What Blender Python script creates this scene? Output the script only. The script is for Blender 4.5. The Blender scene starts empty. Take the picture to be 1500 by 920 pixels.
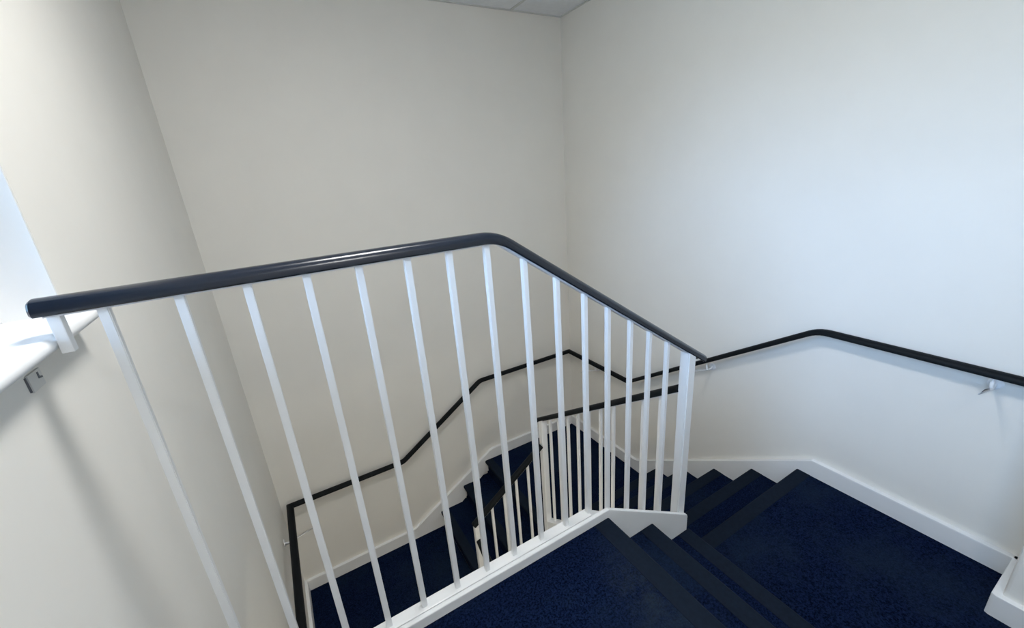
import bpy, bmesh, math
from mathutils import Vector, Matrix

sc = bpy.context.scene
COL = sc.collection

# ------------------------------------------------------------------ dimensions
W = 2.78          # wall_left is the plane x = -W, wall_right x = 0, wall_back y = 0
H = 2.404         # ceiling height above the upper floor (z = 0)
R = 0.17          # riser
YF = -4.6         # wall behind the camera
YG = -2.169       # line of the guardrail
X0, G1 = -1.5252, 0.2436
YL, G2 = -2.1807, 0.2541
XM, G3 = -1.084, 0.2506
XN = -1.077       # line of the flight-2 balustrade
YN = -1.09        # line of the flight-3 balustrade
XN3 = -1.643
Z2, Z3, Z4 = -3 * R, -8 * R, -11 * R    # landings
BH = 0.10         # baseboard height
ZB = -3.6         # bottom of the stairwell

# ------------------------------------------------------------------ materials
def newmat(name):
    m = bpy.data.materials.new(name); m.use_nodes = True
    nt = m.node_tree
    return m, nt, nt.nodes['Principled BSDF']

def noise(nt, scale, detail=4.0, rough=0.6):
    tc = nt.nodes.new('ShaderNodeTexCoord')
    n = nt.nodes.new('ShaderNodeTexNoise')
    n.inputs['Scale'].default_value = scale
    n.inputs['Detail'].default_value = detail
    n.inputs['Roughness'].default_value = rough
    nt.links.new(tc.outputs['Object'], n.inputs['Vector'])
    return n

def ramp(nt, src, stops):
    r = nt.nodes.new('ShaderNodeValToRGB')
    e = r.color_ramp.elements
    e[0].position, e[0].color = stops[0][0], (*stops[0][1], 1)
    e[1].position, e[1].color = stops[1][0], (*stops[1][1], 1)
    for p, c in stops[2:]:
        q = e.new(p); q.color = (*c, 1)
    nt.links.new(src, r.inputs['Fac'])
    return r

def bump(nt, b, src, strength, dist):
    n = nt.nodes.new('ShaderNodeBump')
    n.inputs['Strength'].default_value = strength
    n.inputs['Distance'].default_value = dist
    nt.links.new(src, n.inputs['Height'])
    nt.links.new(n.outputs['Normal'], b.inputs['Normal'])

def paint(name, col, rough, var=0.02, bstr=0.05, scale=3.0):
    m, nt, b = newmat(name)
    n = noise(nt, scale, 5)
    lo = tuple(c * (1 - var) for c in col); hi = tuple(min(1, c * (1 + var)) for c in col)
    r = ramp(nt, n.outputs['Fac'], [(0.3, lo), (0.7, hi)])
    nt.links.new(r.outputs['Color'], b.inputs['Base Color'])
    b.inputs['Roughness'].default_value = rough
    n2 = noise(nt, 180, 3)
    bump(nt, b, n2.outputs['Fac'], bstr, 0.002)
    return m

M_WALL = paint('wall_paint', (0.845, 0.825, 0.775), 0.62, 0.015, 0.06)
M_WHITE = paint('white_gloss_paint', (0.90, 0.91, 0.92), 0.28, 0.012, 0.03, 9)
M_TRIM = paint('white_trim_paint', (0.84, 0.85, 0.86), 0.5, 0.012, 0.03, 6)
M_TILE = paint('ceiling_tile', (0.87, 0.89, 0.92), 0.9, 0.03, 0.3, 25)
M_GRID = paint('ceiling_grid_metal', (0.68, 0.69, 0.68), 0.5, 0.01, 0.0)
M_CORE = paint('rail_core_paint', (0.75, 0.76, 0.78), 0.4, 0.02, 0.02)
M_UPVC = paint('white_window_plastic', (0.85, 0.86, 0.87), 0.3, 0.01, 0.0)
M_DARK = paint('dark_hook_edge_shade', (0.16, 0.17, 0.19), 0.8, 0.05, 0.0)
M_CLIP = paint('painted_clip', (0.72, 0.72, 0.70), 0.5, 0.02, 0.02)

def carpet():
    m, nt, b = newmat('navy_carpet')
    n1 = noise(nt, 150, 3, 0.75)
    r1 = ramp(nt, n1.outputs['Fac'], [(0.40, (0.0002, 0.0020, 0.0095)), (0.62, (0.0068, 0.0150, 0.0500))])
    n2 = noise(nt, 62, 6, 0.85)
    r2 = ramp(nt, n2.outputs['Fac'], [(0.50, (0, 0, 0)), (0.70, (0.42, 0.42, 0.42))])
    mx = nt.nodes.new('ShaderNodeMixRGB'); mx.blend_type = 'MIX'
    mx.inputs['Color2'].default_value = (0.016, 0.034, 0.088, 1)
    nt.links.new(r2.outputs['Color'], mx.inputs['Fac'])
    nt.links.new(r1.outputs['Color'], mx.inputs['Color1'])
    n3 = noise(nt, 2.4, 7, 0.7)          # worn, dusty patches
    r3 = ramp(nt, n3.outputs['Fac'], [(0.46, (0, 0, 0)), (0.66, (0.50, 0.50, 0.50))])
    mx2 = nt.nodes.new('ShaderNodeMixRGB')
    mx2.inputs['Color2'].default_value = (0.012, 0.023, 0.042, 1)
    nt.links.new(r3.outputs['Color'], mx2.inputs['Fac'])
    nt.links.new(mx.outputs['Color'], mx2.inputs['Color1'])
    # scuffed area where people turn onto the steps, just behind the upper nosing
    geo = nt.nodes.new('ShaderNodeNewGeometry')
    mp = nt.nodes.new('ShaderNodeMapping'); mp.vector_type = 'POINT'
    mp.inputs['Location'].default_value = (1.625 / 0.13, 2.50 / 0.26, 0); mp.inputs['Scale'].default_value = (1 / 0.13, 1 / 0.26, 1 / 0.1)
    nt.links.new(geo.outputs['Position'], mp.inputs['Vector'])
    ln = nt.nodes.new('ShaderNodeVectorMath'); ln.operation = 'LENGTH'
    nt.links.new(mp.outputs['Vector'], ln.inputs[0])
    fall = ramp(nt, ln.outputs['Value'], [(0.0, (0.62, 0.62, 0.62)), (1.0, (0, 0, 0))])
    n4 = noise(nt, 24, 6, 0.8)
    r4 = ramp(nt, n4.outputs['Fac'], [(0.36, (0, 0, 0)), (0.62, (1, 1, 1))])
    ml = nt.nodes.new('ShaderNodeMath'); ml.operation = 'MULTIPLY'
    nt.links.new(fall.outputs['Color'], ml.inputs[0]); nt.links.new(r4.outputs['Color'], ml.inputs[1])
    mx3 = nt.nodes.new('ShaderNodeMixRGB'); mx3.inputs['Color2'].default_value = (0.026, 0.037, 0.046, 1)
    nt.links.new(ml.outputs['Value'], mx3.inputs['Fac'])
    nt.links.new(mx2.outputs['Color'], mx3.inputs['Color1'])
    nt.links.new(mx3.outputs['Color'], b.inputs['Base Color'])
    b.inputs['Roughness'].default_value = 1.0
    b.inputs['Specular IOR Level'].default_value = 0.03
    bump(nt, b, n2.outputs['Fac'], 0.5, 0.006)
    return m
M_CARPET = carpet()

def plain(name, col, rough, spec=0.5, var=0.15, scale=60):
    m, nt, b = newmat(name)
    n = noise(nt, scale, 4)
    r = ramp(nt, n.outputs['Fac'], [(0.3, tuple(c * (1 - var) for c in col)), (0.7, tuple(c * (1 + var) for c in col))])
    nt.links.new(r.outputs['Color'], b.inputs['Base Color'])
    b.inputs['Roughness'].default_value = rough
    b.inputs['Specular IOR Level'].default_value = spec
    return m
M_NOSE = plain('slate_nosing_strip', (0.0066, 0.0122, 0.0235), 0.85, 0.1)
M_RAIL = plain('navy_plastic_rail', (0.007, 0.011, 0.020), 0.23, 0.5, 0.08, 30)

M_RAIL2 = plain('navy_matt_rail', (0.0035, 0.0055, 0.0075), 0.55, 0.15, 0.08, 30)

def emit(name, col, strength):
    m, nt, b = newmat(name)
    b.inputs['Base Color'].default_value = (0.9, 0.9, 0.9, 1)
    b.inputs['Emission Color'].default_value = (*col, 1)
    b.inputs['Emission Strength'].default_value = strength
    return m
M_LAMP = emit('light_diffuser', (1.0, 0.985, 0.955), 30.0)
M_FILL_REAR = emit('rear_fill_diffuser', (1.0, 0.985, 0.96), 38.0)
M_FILL_LOW = emit('lower_fill_diffuser', (1.0, 0.92, 0.74), 44.0)

def glass():
    m, nt, b = newmat('window_glass')
    nt.nodes.remove(b)
    out = nt.nodes['Material Output']
    tr = nt.nodes.new('ShaderNodeBsdfTransparent'); tr.inputs['Color'].default_value = (0.95, 0.98, 1, 1)
    gl = nt.nodes.new('ShaderNodeBsdfGlossy'); gl.inputs['Roughness'].default_value = 0.03
    fr = nt.nodes.new('ShaderNodeFresnel'); fr.inputs['IOR'].default_value = 1.45
    mx = nt.nodes.new('ShaderNodeMixShader')
    nt.links.new(fr.outputs['Fac'], mx.inputs['Fac'])
    nt.links.new(tr.outputs['BSDF'], mx.inputs[1]); nt.links.new(gl.outputs['BSDF'], mx.inputs[2])
    nt.links.new(mx.outputs['Shader'], out.inputs['Surface'])
    return m
M_GLASS = glass()

# ------------------------------------------------------------------ mesh helpers
def obj(name, bm, mat, parent=None, smooth=False):
    bmesh.ops.recalc_face_normals(bm, faces=bm.faces[:])
    me = bpy.data.meshes.new(name); bm.to_mesh(me); bm.free()
    me.materials.append(mat)
    if smooth:
        for p in me.polygons: p.use_smooth = True
    o = bpy.data.objects.new(name, me); COL.objects.link(o)
    if parent is not None:
        o.parent = parent
        o.matrix_parent_inverse = parent_world(parent).inverted()
    return o

def parent_world(o):
    m = o.matrix_basis.copy()
    if o.parent is not None:
        m = parent_world(o.parent) @ o.matrix_parent_inverse @ m
    return m

def struct(name, bm, mat, parent=None, label=None, cat=None):
    o = obj(name, bm, mat, parent)
    if parent is None:
        o['kind'] = 'structure'
    if label: o['label'] = label
    if cat: o['category'] = cat
    return o

def thing(name, label, cat, loc, group=None):
    o = bpy.data.objects.new(name, None); COL.objects.link(o)
    o.empty_display_size = 0.1
    o.location = loc
    o['label'] = label; o['category'] = cat
    if group: o['group'] = group
    return o

def add_box(bm, lo, hi, bev=0.0, seg=2):
    x0, y0, z0 = lo; x1, y1, z1 = hi
    vs = [bm.verts.new(p) for p in ((x0,y0,z0),(x1,y0,z0),(x1,y1,z0),(x0,y1,z0),(x0,y0,z1),(x1,y0,z1),(x1,y1,z1),(x0,y1,z1))]
    fs = [bm.faces.new([vs[i] for i in f]) for f in ((0,3,2,1),(4,5,6,7),(0,1,5,4),(1,2,6,5),(2,3,7,6),(3,0,4,7))]
    if bev:
        es = list({e for f in fs for e in f.edges})
        bmesh.ops.bevel(bm, geom=es, offset=bev, segments=seg, affect='EDGES', profile=0.6)

def box(lo, hi, bev=0.0, seg=2):
    bm = bmesh.new(); add_box(bm, lo, hi, bev, seg); return bm

def add_prism(bm, pts, fn, a, b, bev=0.0, seg=2):
    """polygon pts (2D) placed by fn(p, t) at t=a and t=b"""
    v0 = [bm.verts.new(fn(p, a)) for p in pts]
    v1 = [bm.verts.new(fn(p, b)) for p in pts]
    n = len(pts)
    fs = [bm.faces.new(v0), bm.faces.new(v1[::-1])]
    for i in range(n):
        fs.append(bm.faces.new((v0[i], v1[i], v1[(i+1) % n], v0[(i+1) % n])))
    if bev:
        es = list({e for f in fs for e in f.edges})
        bmesh.ops.bevel(bm, geom=es, offset=bev, segments=seg, affect='EDGES', profile=0.6)

def prism(pts, fn, a, b, bev=0.0, seg=2):
    bm = bmesh.new(); add_prism(bm, pts, fn, a, b, bev, seg); return bm
XZ = lambda p, t: (p[0], t, p[1])     # profile in x,z extruded along y
YZ = lambda p, t: (t, p[0], p[1])     # profile in y,z extruded along x
XY = lambda p, t: (p[0], p[1], t)

def fillet(path, r, n=4):
    out = [Vector(path[0])]
    for i in range(1, len(path) - 1):
        p = Vector(path[i]); a = (Vector(path[i-1]) - p).normalized(); b = (Vector(path[i+1]) - p).normalized()
        rr = r[i] if isinstance(r, (list, tuple)) else r
        if rr <= 0: out.append(p); continue
        s, e = p + a * rr, p + b * rr
        for k in range(n + 1):
            t = k / n
            out.append(s * (1-t)**2 + p * (2*t*(1-t)) + e * t**2)
    out.append(Vector(path[-1]))
    return out

def sweep(path, prof, endbev=0.0):
    """profile (side, up) along a 3D path with mitred joints"""
    bm = bmesh.new(); P = [Vector(p) for p in path]; Z = Vector((0, 0, 1)); rings = []
    def frame(t):
        s = t.cross(Z).normalized(); return s, s.cross(t).normalized()
    n = len(P)
    stations = []
    for i in range(n):
        t1 = (P[i] - P[i-1]).normalized() if i else (P[1] - P[0]).normalized()
        t2 = (P[i+1] - P[i]).normalized() if i < n-1 else t1
        m = (t1 + t2).normalized(); s, u = frame(t1)
        ring = []
        for a, b in prof:
            v = P[i] + s * a + u * b
            k = (P[i] - v).dot(m) / t1.dot(m)
            ring.append(v + t1 * k)
        stations.append(ring)
    if endbev:
        def shrink(ring, c, t, d):
            return [c + (v - c) * 0.82 + t * d for v in ring]
        ta = (P[0] - P[1]).normalized(); tb = (P[-1] - P[-2]).normalized()
        stations.insert(0, shrink(stations[0], P[0], ta, endbev))
        stations.append(shrink(stations[-1], P[-1], tb, endbev))
    for ring in stations: rings.append([bm.verts.new(v) for v in ring])
    k = len(prof)
    for r0, r1 in zip(rings, rings[1:]):
        for j in range(k):
            bm.faces.new((r0[j], r0[(j+1) % k], r1[(j+1) % k], r1[j]))
    bm.faces.new(rings[0][::-1]); bm.faces.new(rings[-1])
    return bm

# handrail section: domed top, small bottom lips, a groove underneath
def rail_profile(hw=0.025):
    pts = [(-hw + 0.003, -0.012), (-hw, -0.009), (-hw, 0.000), (-hw + 0.003, 0.006)]
    for k in range(1, 8):
        a = math.pi - math.pi * k / 8
        pts.append(((hw - 0.004) * math.cos(a), 0.006 + 0.010 * math.sin(a)))
    pts += [(hw - 0.003, 0.006), (hw, 0.000), (hw, -0.009), (hw - 0.003, -0.012),
            (hw - 0.008, -0.012), (hw - 0.008, -0.007), (-hw + 0.008, -0.007), (-hw + 0.008, -0.012)]
    return pts
RP = rail_profile()
CORE = [(-0.0165, -0.0155), (0.0165, -0.0155), (0.0165, -0.0072), (-0.0165, -0.0072)]

def shade_by_angle(o, deg=35):
    me = o.data
    bm = bmesh.new(); bm.from_mesh(me)
    for f in bm.faces: f.smooth = True
    for e in bm.edges:
        if len(e.link_faces) == 2 and e.calc_face_angle(0) > math.radians(deg): e.smooth = False
    bm.to_mesh(me); bm.free()

def tube(path, rad, n=10):
    prof = [(rad * math.cos(2*math.pi*k/n), rad * math.sin(2*math.pi*k/n)) for k in range(n)]
    return sweep(path, prof)

# ------------------------------------------------------------------ room shell
T = 0.22
WY0, WY1, WZ0, WZ1 = -4.3, -1.966, 1.05, 1.98      # window opening
bm = bmesh.new()
add_box(bm, (-W - T, YF - T, ZB), (-W, T, WZ0))
add_box(bm, (-W - T, YF - T, WZ1), (-W, T, H + 0.3))
add_box(bm, (-W - T, YF - T, WZ0), (-W, WY0, WZ1))
add_box(bm, (-W - T, WY1, WZ0), (-W, T, WZ1))
struct('wall_left', bm, M_WALL)
struct('wall_back', box((-W, 0, ZB), (T, T, H + 0.3)), M_WALL)
PX, PY = -0.278, -3.026                              # projecting corner at the right
bm = bmesh.new()
add_box(bm, (0, YF - T, ZB), (T, 0, H + 0.3))
struct('wall_right', bm, M_WALL)
prot = [(PX + 0.006, YF), (PX, YF), (PX, PY - 0.012), (PX + 0.003, PY - 0.004), (PX + 0.012, PY), (0.0, PY), (0.0, YF)]
struct('wall_projection', prism(prot[1:], XY, ZB, H + 0.3), M_WALL)
struct('wall_front', box((-W, YF - T, ZB), (0, YF, H + 0.3)), M_WALL)

# ceiling: lay-in tiles on a thin grid
gx = [-0.47 - 0.6 * k for k in range(4)]
gy = [-0.55 - 0.6 * k for k in range(7)]
xe = [0.0] + gx + [-W]; ye = [0.0] + gy + [YF]
bm = bmesh.new()
for i in range(len(xe) - 1):
    for j in range(len(ye) - 1):
        add_box(bm, (xe[i+1] + 0.003, ye[j+1] + 0.003, H + 0.002), (xe[i] - 0.003, ye[j] - 0.003, H + 0.02))
add_box(bm, (-W, YF, H + 0.12), (0, 0, H + 0.16))
ceil = struct('ceiling', bm, M_TILE)
bm = bmesh.new()
for x in gx: add_box(bm, (x - 0.012, YF, H - 0.001), (x + 0.012, 0, H + 0.0035))
for y in gy: add_box(bm, (-W, y - 0.012, H - 0.0015), (0, y + 0.012, H + 0.0033))
add_box(bm, (-W, -0.020, H - 0.003), (0, 0, H + 0.0036)); add_box(bm, (-0.020, YF, H - 0.003), (0, -0.02, H + 0.0036))
add_box(bm, (-W, YF, H - 0.003), (-W + 0.02, -0.02, H + 0.0036))
struct('ceiling_grid', bm, M_GRID, ceil)

# round opal lamps
def disc(cx, cy, z0, rads):
    bm = bmesh.new(); rings = []
    for dz, r in rads:
        rings.append([bm.verts.new((cx + r * math.cos(2*math.pi*k/32), cy + r * math.sin(2*math.pi*k/32), z0 + dz)) for k in range(32)])
    for r0, r1 in zip(rings, rings[1:]):
        for k in range(32): bm.faces.new((r0[k], r0[(k+1) % 32], r1[(k+1) % 32], r1[k]))
    bm.faces.new(rings[0]); bm.faces.new(rings[-1]); return bm
def lamp(name, label, x, y, z, mat, k=1.0):
    t = thing(name, label, 'lamp', (x, y, z))
    obj('base', disc(x, y, z, [(0, 0.150*k), (-0.020, 0.150*k), (-0.026, 0.143*k)]), M_UPVC, t)
    obj('diffuser', disc(x, y, z - 0.0265, [(0, 0.132*k), (-0.020, 0.122*k), (-0.034, 0.088*k), (-0.040, 0.03*k)]), mat, t, True)
lamp('ceiling_lamp', 'round lit ceiling lamp directly above the guardrail', -2.0, -2.15, H - 0.003, M_LAMP, 1.45)
lamp('ceiling_lamp', 'added unseen round fill lamp on the ceiling farthest from the back wall', -1.97, -3.85, H - 0.003, M_FILL_REAR)  # fill lamp added behind the camera to lift the overall brightness
lamp('lower_fill_lamp', 'added unseen round fill lamp on the underside of the upper floor above the lowest flight', -2.2, -2.75, -R - 0.10, M_FILL_LOW)  # fill lamp added out of view to brighten the dark lower stairs

# window: frame, two panes, rounded sill
bm = bmesh.new()
fx0, fx1 = -W - 0.15, -W - 0.09
for lo, hi in (((WY0, WZ0), (WY1, WZ0 + 0.05)), ((WY0, WZ1 - 0.05), (WY1, WZ1)), ((WY0, WZ0 + 0.05), (WY0 + 0.05, WZ1 - 0.05)),
               ((WY1 - 0.05, WZ0 + 0.05), (WY1, WZ1 - 0.05)), ((-3.16, WZ0 + 0.05), (-3.10, WZ1 - 0.05))):
    add_box(bm, (fx0, lo[0], lo[1]), (fx1, hi[0], hi[1]), 0.004)
win = struct('window_1', bm, M_UPVC)
for a, b in ((WY0 + 0.05, -3.16), (-3.10, WY1 - 0.05)):
    struct('pane', box((fx0 + 0.02, a, WZ0 + 0.05), (fx0 + 0.026, b, WZ1 - 0.05)), M_GLASS, win)
bm = bmesh.new()
add_box(bm, (-W - 0.09, WY1 - 0.006, WZ0), (-W - 0.0005, WY1 - 0.0002, WZ1)); add_box(bm, (-W - 0.09, WY0 + 0.0002, WZ0), (-W - 0.0005, WY0 + 0.006, WZ1))
add_box(bm, (-W - 0.09, WY0 + 0.006, WZ1 - 0.006), (-W - 0.0005, WY1 - 0.006, WZ1 - 0.0002))
struct('window_lining', bm, M_UPVC, win)
sx = -W + 0.045
prof = [(-W - 0.09, WZ0 - 0.025), (-W - 0.09, WZ0 + 0.001)]
for k in range(9):
    a = math.pi / 2 - math.pi * k / 8
    prof.append((sx - 0.013 + 0.013 * math.cos(a), WZ0 - 0.012 + 0.013 * math.sin(a)))
sill = struct('window_sill', prism(prof, XZ, WY0 - 0.01, WY1 + 0.012), M_TRIM, win)
shade_by_angle(sill)

# ------------------------------------------------------------------ carpeted floors and stairs
def step_profile(a, n, z, d, drop):
    """tread from a to nosing n (d = direction sign), top z, going down by drop"""
    s = d
    return [(a, z), (n - s*0.006, z), (n - s*0.0015, z - 0.003), (n, z - 0.008), (n, z - 0.020), (n - s*0.004, z - 0.026),
            (n - s*0.022, z - 0.030), (n - s*0.022, z - drop), (a, z - drop)]
def strip_profile(n, z, d, w=0.072):
    s = d
    return [(n - s*w, z - 0.001), (n - s*w, z + 0.0015), (n - s*0.006, z + 0.002), (n + s*0.0005, z - 0.002), (n + s*0.0022, z - 0.008),
            (n + s*0.0022, z - 0.022), (n - s*0.002, z - 0.024), (n - s*0.008, z - 0.010)]

YS = -2.206                                          # inner face of the string board
fl = struct('floor', prism(step_profile(-W, X0, 0.0, 1, R), XZ, YF, YS), M_CARPET)
struct('nosing_strip', prism(strip_profile(X0, 0, 1), XZ, YF, YS - 0.001), M_NOSE, fl)
OV = 0.022
f1 = thing('stair_flight', 'two dark blue carpeted steps beside the white board, leading down from the upper floor', 'stairs', (X0, -3.0, -R))
for k in (1, 2):
    a = X0 + G1 * (k - 1) - OV
    s = obj('step', prism(step_profile(a, X0 + G1 * k, -R * k, 1, R), XZ, YF, YS), M_CARPET, f1)
    obj('nosing_strip', prism(strip_profile(X0 + G1 * k, -R * k, 1), XZ, YF, YS - 0.001), M_NOSE, s)
# landing by wall_right
NB = -0.028                                          # face of the baseboards
XL = X0 + 2 * G1 - OV
SX2 = -1.047
bm = prism(step_profile(-2.207, YL, Z2, 1, R), YZ, SX2, -0.001)
add_box(bm, (XL + 0.001, PY + 0.001, Z2 - R), (-0.001, -2.207, Z2))
add_box(bm, (XL + 0.001, YF + 0.001, Z2 - R), (PX - 0.001, PY + 0.001, Z2))
l2 = struct('landing', bm, M_CARPET, label='wide dark blue carpeted landing along the right wall below the short steps', cat='landing')
if 'kind' in l2: del l2['kind']
obj('nosing_strip', prism(strip_profile(YL, Z2, 1), YZ, SX2, NB), M_NOSE, l2)
f2 = thing('stair_flight', 'four dark carpeted steps descending along the right wall towards the far corner', 'stairs', (-0.5, YL, Z3))
for k in (1, 2, 3, 4):
    a = YL + G2 * (k - 1) - OV
    s = obj('step', prism(step_profile(a, YL + G2 * k, Z2 - R * k, 1, R), YZ, SX2, -0.001), M_CARPET, f2)
    obj('nosing_strip', prism(strip_profile(YL + G2 * k, Z2 - R * k, 1), YZ, SX2, NB), M_NOSE, s)
SY3 = -1.059
ya = YL + 4 * G2 - OV
bm = prism(step_profile(SX2, XM, Z3, -1, R), XZ, SY3, -0.001)
add_box(bm, (SX2, ya + 0.001, Z3 - R), (-0.001, -0.001, Z3))
l3 = struct('landing', bm, M_CARPET, label='small dark carpeted quarter landing in the far corner between the two walls', cat='landing')
del l3['kind']
obj('nosing_strip', prism(strip_profile(XM, Z3, -1), XZ, SY3, NB), M_NOSE, l3)
f3 = thing('stair_flight', 'two dark carpeted steps descending leftwards along the back wall', 'stairs', (XM, -0.5, Z4))
for k in (1, 2):
    a = XM - G3 * (k - 1) + OV
    s = obj('step', prism(step_profile(a, XM - G3 * k, Z3 - R * k, -1, R), XZ, SY3, -0.001), M_CARPET, f3)
    obj('nosing_strip', prism(strip_profile(XM - G3 * k, Z3 - R * k, -1), XZ, SY3, NB), M_NOSE, s)
xa = XM - 2 * G3 + OV
YE = -1.10
bm = prism(step_profile(SY3, YE, Z4, -1, R), YZ, -W + 0.001, XN3 - 0.033)
add_box(bm, (-W + 0.001, SY3, Z4 - R), (xa - 0.001, -0.001, Z4))
l4 = struct('landing', bm, M_CARPET,
            label='lowest dark carpeted landing at the foot of the left and back walls', cat='landing')
del l4['kind']
obj('nosing_strip', prism(strip_profile(YE, Z4, -1), YZ, -W + 0.024, XN3 - 0.034), M_NOSE, l4)
f4 = thing('stair_flight', 'dark carpeted steps descending under the upper floor along the left wall', 'stairs', (-2.2, YE, ZB))
for k in range(1, 6):
    a = YE - G2 * (k - 1) + OV
    s = obj('step', prism(step_profile(a, YE - G2 * k, Z4 - R * k, -1, R), YZ, -W + 0.001, XN3 - 0.033), M_CARPET, f4)
    obj('nosing_strip', prism(strip_profile(YE - G2 * k, Z4 - R * k, -1), YZ, -W + 0.002, XN3 - 0.034), M_NOSE, s)
struct('floor_lower', box((-W, YF, ZB), (0, 0, Z4 - 6 * R)), M_CARPET)

# soffit and edge under the upper floor
struct('trim_1', box((-W, YF, -R - 0.10), (X0 - OV, -2.150, -R)), M_WALL)

# ------------------------------------------------------------------ baseboards
def base(name, pts, fn, a, b, label=None):
    o = struct(name, prism(pts, fn, a, b, 0.005, 2), M_TRIM)
    return o
DR = 0.26
top = [(PY + 0.002, Z2 + BH), (-2.243, Z2 + BH), (-0.955, Z3 + BH + 0.018), (-0.0, Z3 + BH)]
top = [(PY + 0.002, Z2 + BH), (-2.243, Z2 + BH), (-0.972, Z3 + 0.122), (-0.93, Z3 + BH), (0.0, Z3 + BH)]
base('baseboard_right', top + [(0.0, Z3 - 0.1), (-1.0, Z3 - 0.1), (-2.2, Z2 - 0.24), (PY + 0.002, Z2 - 0.1)], YZ, NB, 0.0)
pts = [(PX, YF), (PX - 0.024, YF), (PX - 0.024, PY + 0.012), (PX - 0.018, PY + 0.024), (0, PY + 0.024), (0, PY), (PX, PY)]
struct('baseboard_corner', prism(pts, XY, Z2 - 0.02, Z2 + BH, 0.003, 2), M_TRIM)
top = [(NB, Z3 + BH), (-0.985, Z3 + BH), (-1.02, Z3 + BH - 0.006), (-1.83, Z4 + BH + 0.006), (-1.86, Z4 + BH), (-W + 0.024, Z4 + BH)]
base('baseboard_back', top + [(-W + 0.024, Z4 - 0.1), (-1.7, Z4 - 0.1), (-1.1, Z3 - 0.12), (NB, Z3 - 0.1)], XZ, NB, 0.0)
top = [(0.0, Z4 + BH), (-1.15, Z4 + BH), (-2.5, Z4 + BH - 0.9)]
base('baseboard_left', top + [(-2.5, Z4 - 1.25), (-1.1, Z4 - 0.25), (0.0, Z4 - 0.1)], YZ, -W, -W + 0.024)

# ------------------------------------------------------------------ wall handrail
HO, HH = 0.0655, 0.8826
za, zb, zc = Z2 + HH, Z3 + HH, Z4 + HH
path = [(-HO, -3.0 + 0.02, za), (-HO, -2.1846, za), (-HO, -0.8775, zb), (-HO, -HO, zb), (-1.0698, -HO, zb), (-1.8468, -HO, zc),
        (-W + HO, -HO, zc), (-W + HO, -1.15, zc), (-W + HO, -2.45, zc - 0.87)]
wr = thing('wall_handrail', 'dark navy handrail running along the walls of the stairwell on white brackets', 'handrail', (-HO, -2.18, za))
rp = fillet(path, [0, 0.05, 0.03, 0, 0.03, 0.03, 0, 0.05, 0], 5)
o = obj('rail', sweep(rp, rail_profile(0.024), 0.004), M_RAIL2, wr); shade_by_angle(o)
def bracket(px, py, pz, nx, ny):
    """curved rod from the wall plate to the underside of the rail"""
    def q(d, z): return (px + nx * d, py + ny * d, pz + z)
    bm = tube(fillet([q(0.001, -0.062), q(0.030, -0.075), q(HO, -0.066), q(HO, -0.012)], [0, 0.02, 0.03, 0], 5), 0.0065)
    o = obj('bracket', bm, M_WHITE, wr, True)
    bm = bmesh.new()
    ax = Vector((nx, ny, 0)); sd = Vector((-ny, nx, 0)); up = Vector((0, 0, 1)); c = Vector(q(0, -0.062))
    rings = []
    for d, r in ((0.0, 0.024), (0.003, 0.024), (0.006, 0.018)):
        rings.append([bm.verts.new(c + ax * d + sd * (r * math.cos(2*math.pi*k/16)) + up * (r * math.sin(2*math.pi*k/16))) for k in range(16)])
    for r0, r1 in zip(rings, rings[1:]):
        for k in range(16): bm.faces.new((r0[k], r0[(k+1) % 16], r1[(k+1) % 16], r1[k]))
    bm.faces.new(rings[0]); bm.faces.new(rings[-1])
    obj('wall_plate', bm, M_WHITE, o)
def zB(y): return za if y < -2.1846 else (zb if y > -0.8775 else za + (zb - za) * (y + 2.1846) / 1.3071)
for y in (-2.80, -1.575, -0.45): bracket(0, y, zB(y), -1, 0)
for y in (-0.35,): bracket(-W, y, zc, 1, 0)

# ------------------------------------------------------------------ guardrail on the upper floor
gz = 1.1015; XB, MS = -1.8859, 0.683
guard = thing('guardrail', 'white metal balustrade with dark handrail along the upper floor and its short steps', 'railing', (-2.0, YG, 0))
gpath = [(-2.744, YG, gz), (XB, YG, gz), (-0.993, YG, gz - MS * (-0.993 - XB))]
o = obj('handrail', sweep(fillet(gpath, 0.045, 6), RP, 0.004), M_RAIL, guard); shade_by_angle(o)
cpath = [(-2.735, YG, gz), (XB, YG, gz), (-1.06, YG, gz - MS * (-1.06 - XB))]
obj('core_bar', sweep(cpath, CORE), M_CORE, guard)
# string: back steel channel + front board with a fine joint between them
S1 = 0.6979; bxb, bxf, xend = -1.595, X0 + 0.002, -1.05
def string_poly(xb_, xe_, top, depth, s):
    ze = top - s * (xe_ - xb_)
    pts = [(-W + 0.001, top), (xb_, top), (xe_ - 0.012, ze + s * 0.012), (xe_ - 0.003, ze - 0.001), (xe_, ze - 0.012), (xe_, ze - depth)]
    return pts + [(xb_, top - depth), (-W + 0.001, top - depth)]
obj('string', prism(string_poly(bxb, xend, 0.036, 0.30, S1), XZ, -2.1885, -2.150, 0.003, 2), M_WHITE, guard)
obj('string_board', prism(string_poly(bxf, xend, 0.0365, 0.26, 0.615), XZ, YS, -2.1905, 0.004, 3), M_WHITE, guard)
BX = [-2.6639, -2.5567, -2.4480, -2.3403, -2.2337, -2.1244, -2.0192, -1.9159, -1.8053, -1.6984, -1.5949, -1.4983, -1.3954, -1.3010, -1.2028]
def rail_under(x): return gz - 0.0155 - (MS * (x - XB) if x > XB else 0)
def str_top(x): return 0.036 - (S1 * (x - bxb) if x > bxb else 0)
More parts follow.
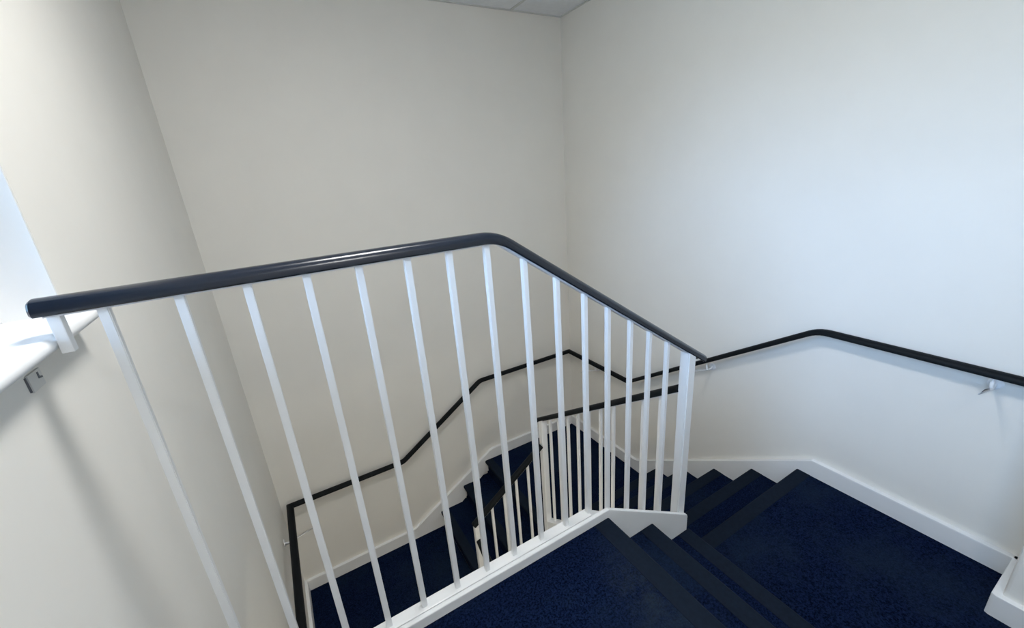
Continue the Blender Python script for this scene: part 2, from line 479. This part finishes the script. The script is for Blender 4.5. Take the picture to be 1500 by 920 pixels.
def bar(name, x, y, s, zlo, zhi, parent, slope_x=0.0, slope_y=0.0, weld=True):
    """square bar; its ends follow the slope of string and rail"""
    bm = bmesh.new(); h = s / 2
    lo = [bm.verts.new((x + a*h, y + b*h, zlo - slope_x * a*h - slope_y * b*h)) for a, b in ((-1,-1),(1,-1),(1,1),(-1,1))]
    hi = [bm.verts.new((x + a*h, y + b*h, zhi - slope_x * a*h - slope_y * b*h)) for a, b in ((-1,-1),(1,-1),(1,1),(-1,1))]
    bm.faces.new(lo[::-1]); bm.faces.new(hi)
    ve = []
    for k in range(4):
        f = bm.faces.new((lo[k], lo[(k+1) % 4], hi[(k+1) % 4], hi[k]))
    ve = [e for e in bm.edges if abs(e.verts[0].co.z - e.verts[1].co.z) > 0.04]
    bmesh.ops.bevel(bm, geom=ve, offset=s * 0.1, segments=2, affect='EDGES')
    return obj(name, bm, M_WHITE, parent)
for x in BX:
    bar('baluster', x, YG, 0.016, str_top(x) - 0.002, rail_under(x) + 0.001, guard, (MS if x > XB + 0.01 else 0) if x > bxb else 0)
bar('newel_post', XN, YG, 0.044, str_top(XN) - 0.06, rail_under(XN) + 0.004, guard, MS)
# stub that ties the rail end to the sill
bm = bmesh.new()
add_box(bm, (-2.7345, YG - 0.009, 1.020), (-2.7175, YG + 0.009, rail_under(-2.73) + 0.001), 0.0015)
obj('end_bracket', bm, M_WHITE, guard)

# small plate on the wall under the sill
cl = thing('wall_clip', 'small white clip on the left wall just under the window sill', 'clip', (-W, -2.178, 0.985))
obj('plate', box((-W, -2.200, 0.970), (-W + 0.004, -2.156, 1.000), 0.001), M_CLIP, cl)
obj('edge_shadow', box((-W, -2.203, 0.972), (-W + 0.002, -2.200, 0.998)), M_DARK, cl)  # dark strip painted in as the shadow at the plate's edge
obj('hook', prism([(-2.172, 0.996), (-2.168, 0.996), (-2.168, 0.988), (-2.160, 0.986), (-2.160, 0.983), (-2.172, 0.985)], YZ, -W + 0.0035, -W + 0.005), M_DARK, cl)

# ------------------------------------------------------------------ balustrade of the flight along wall_right
b2 = thing('balustrade', 'white balustrade with sloping dark handrail on the flight along the right wall', 'railing', (XN, -1.6, Z3))
S2 = R / G2
def nose2(y): return Z2 - S2 * (y - YL)
def rail2(y): return -0.153 - 0.666 * (y + 1.357)
p = [(XN, YG + 0.028, rail2(YG + 0.028)), (XN, -1.022, rail2(-1.022))]
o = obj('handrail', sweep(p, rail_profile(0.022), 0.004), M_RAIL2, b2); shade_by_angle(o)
obj('core_bar', sweep([p[0], (XN, -1.07, rail2(-1.07))], CORE), M_CORE, b2)
def st2(y): return nose2(y) + 0.04
def sprof(y0, y1, d): return [(y0, st2(y0)), (y1, st2(y1)), (y1, st2(y1) - d), (y0, st2(y0) - d)]
bm = prism(sprof(-2.142, -1.1135, 0.30), YZ, -1.105, SX2 - 0.001, 0.003, 2)
add_prism(bm, sprof(-1.1135, -1.061, 0.30), YZ, -1.061, SX2 - 0.001, 0.003, 2)
obj('string', bm, M_WHITE, b2)
for k in range(10):
    y = -1.173 - 0.0976 * k
    bar('baluster', XN, y, 0.016, st2(y) - 0.002, rail2(y) - 0.0145, b2, 0, S2)
bar('newel_post', -1.084, YN, 0.044, Z3 - 0.02, rail2(YN) - 0.010, b2, 0, 0.666)

# ------------------------------------------------------------------ balustrade of the flight along wall_back
b3 = thing('balustrade', 'white balustrade with dark handrail on the lower flight beside the back wall', 'railing', (-1.35, YN, Z4))
S3 = R / G3
def st3(x): return Z3 + S3 * (x - XM) + 0.04
def rail3(x): return -0.612 + 0.683 * (x + 1.225)
p = [(-1.110, YN, rail3(-1.110)), (XN3 - 0.02, YN, rail3(XN3 - 0.02))]
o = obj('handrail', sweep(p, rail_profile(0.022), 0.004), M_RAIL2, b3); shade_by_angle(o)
obj('core_bar', sweep([p[0], (XN3, YN, rail3(XN3))], CORE), M_CORE, b3)
obj('string', prism([(-1.110, st3(-1.110)), (-1.63, st3(-1.63)), (-1.63, st3(-1.63) - 0.3), (-1.110, st3(-1.110) - 0.3)], XZ, -1.118, SY3 - 0.001, 0.003, 2), M_WHITE, b3)
for x in (-1.225, -1.3235, -1.422, -1.5205):
    bar('baluster', x, YN, 0.016, st3(x) - 0.002, rail3(x) - 0.0145, b3, -0.683)
bar('newel_post', XN3, YN, 0.040, Z4 - 0.01, rail3(XN3) - 0.012, b3, -0.683)
# ------------------------------------------------------------------ balustrade going on down under the floor
b4 = thing('balustrade', 'lowest white balustrade disappearing down under the upper floor', 'railing', (XN3, -1.6, ZB))
def rail4(y): return -1.03 + 0.669 * (y + 1.11)
def st4(y): return Z4 + 0.669 * (y - YE) + 0.04
p = [(XN3, YN - 0.022, rail4(YN - 0.022)), (XN3, -2.0, rail4(-2.0))]
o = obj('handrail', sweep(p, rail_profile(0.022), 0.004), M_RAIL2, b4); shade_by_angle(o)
obj('string', prism([(-1.121, st4(-1.121)), (-2.1, st4(-2.1)), (-2.1, st4(-2.1) - 0.3), (-1.121, st4(-1.121) - 0.3)], YZ, XN3 - 0.0295, XN3 + 0.024, 0.003, 2), M_WHITE, b4)
for k in range(8):
    y = -1.20 - 0.098 * k
    bar('baluster', XN3, y, 0.016, st4(y) - 0.002, rail4(y) - 0.011, b4, 0, -0.669)

# ------------------------------------------------------------------ light
w = bpy.data.worlds.new('World'); sc.world = w; w.use_nodes = True
bg = w.node_tree.nodes['Background']
bg.inputs['Color'].default_value = (0.50, 0.76, 1.0, 1); bg.inputs['Strength'].default_value = 1.8
sun = bpy.data.lights.new('sun', 'SUN'); sun.energy = 1.55; sun.angle = math.radians(34); sun.color = (0.38, 0.60, 1.0)
so = bpy.data.objects.new('sun', sun); COL.objects.link(so)
so.rotation_euler = Vector((1.0, 0.30, -0.34)).to_track_quat('-Z', 'Y').to_euler()
so.location = (-6, -3, 3)

# ------------------------------------------------------------------ camera
cam = bpy.data.cameras.new('camera'); co = bpy.data.objects.new('camera', cam); COL.objects.link(co)
cam.sensor_fit = 'HORIZONTAL'; cam.sensor_width = 36.0; cam.lens = 36.0 * 605.606 / 1500.0
cam.clip_start = 0.02
yaw, pitch, roll = (math.radians(a) for a in (-29.0234, -18.7876, -4.3791))
f = Vector((math.sin(-yaw) * math.cos(pitch), math.cos(-yaw) * math.cos(pitch), math.sin(pitch)))
rt = Vector((math.cos(-yaw), -math.sin(-yaw), 0)); up = rt.cross(f)
c, s = math.cos(roll), math.sin(roll)
r2 = rt * c + up * s; u2 = up * c - rt * s
mw = Matrix((( r2.x, u2.x, -f.x, -2.3854), (r2.y, u2.y, -f.y, -3.1268), (r2.z, u2.z, -f.z, 1.2547), (0, 0, 0, 1)))
co.matrix_world = mw
sc.camera = co

vs = sc.view_settings
vs.view_transform = 'Standard'; vs.look = 'None'; vs.gamma = 1.0; vs.use_curve_mapping = False; vs.exposure = 1.1
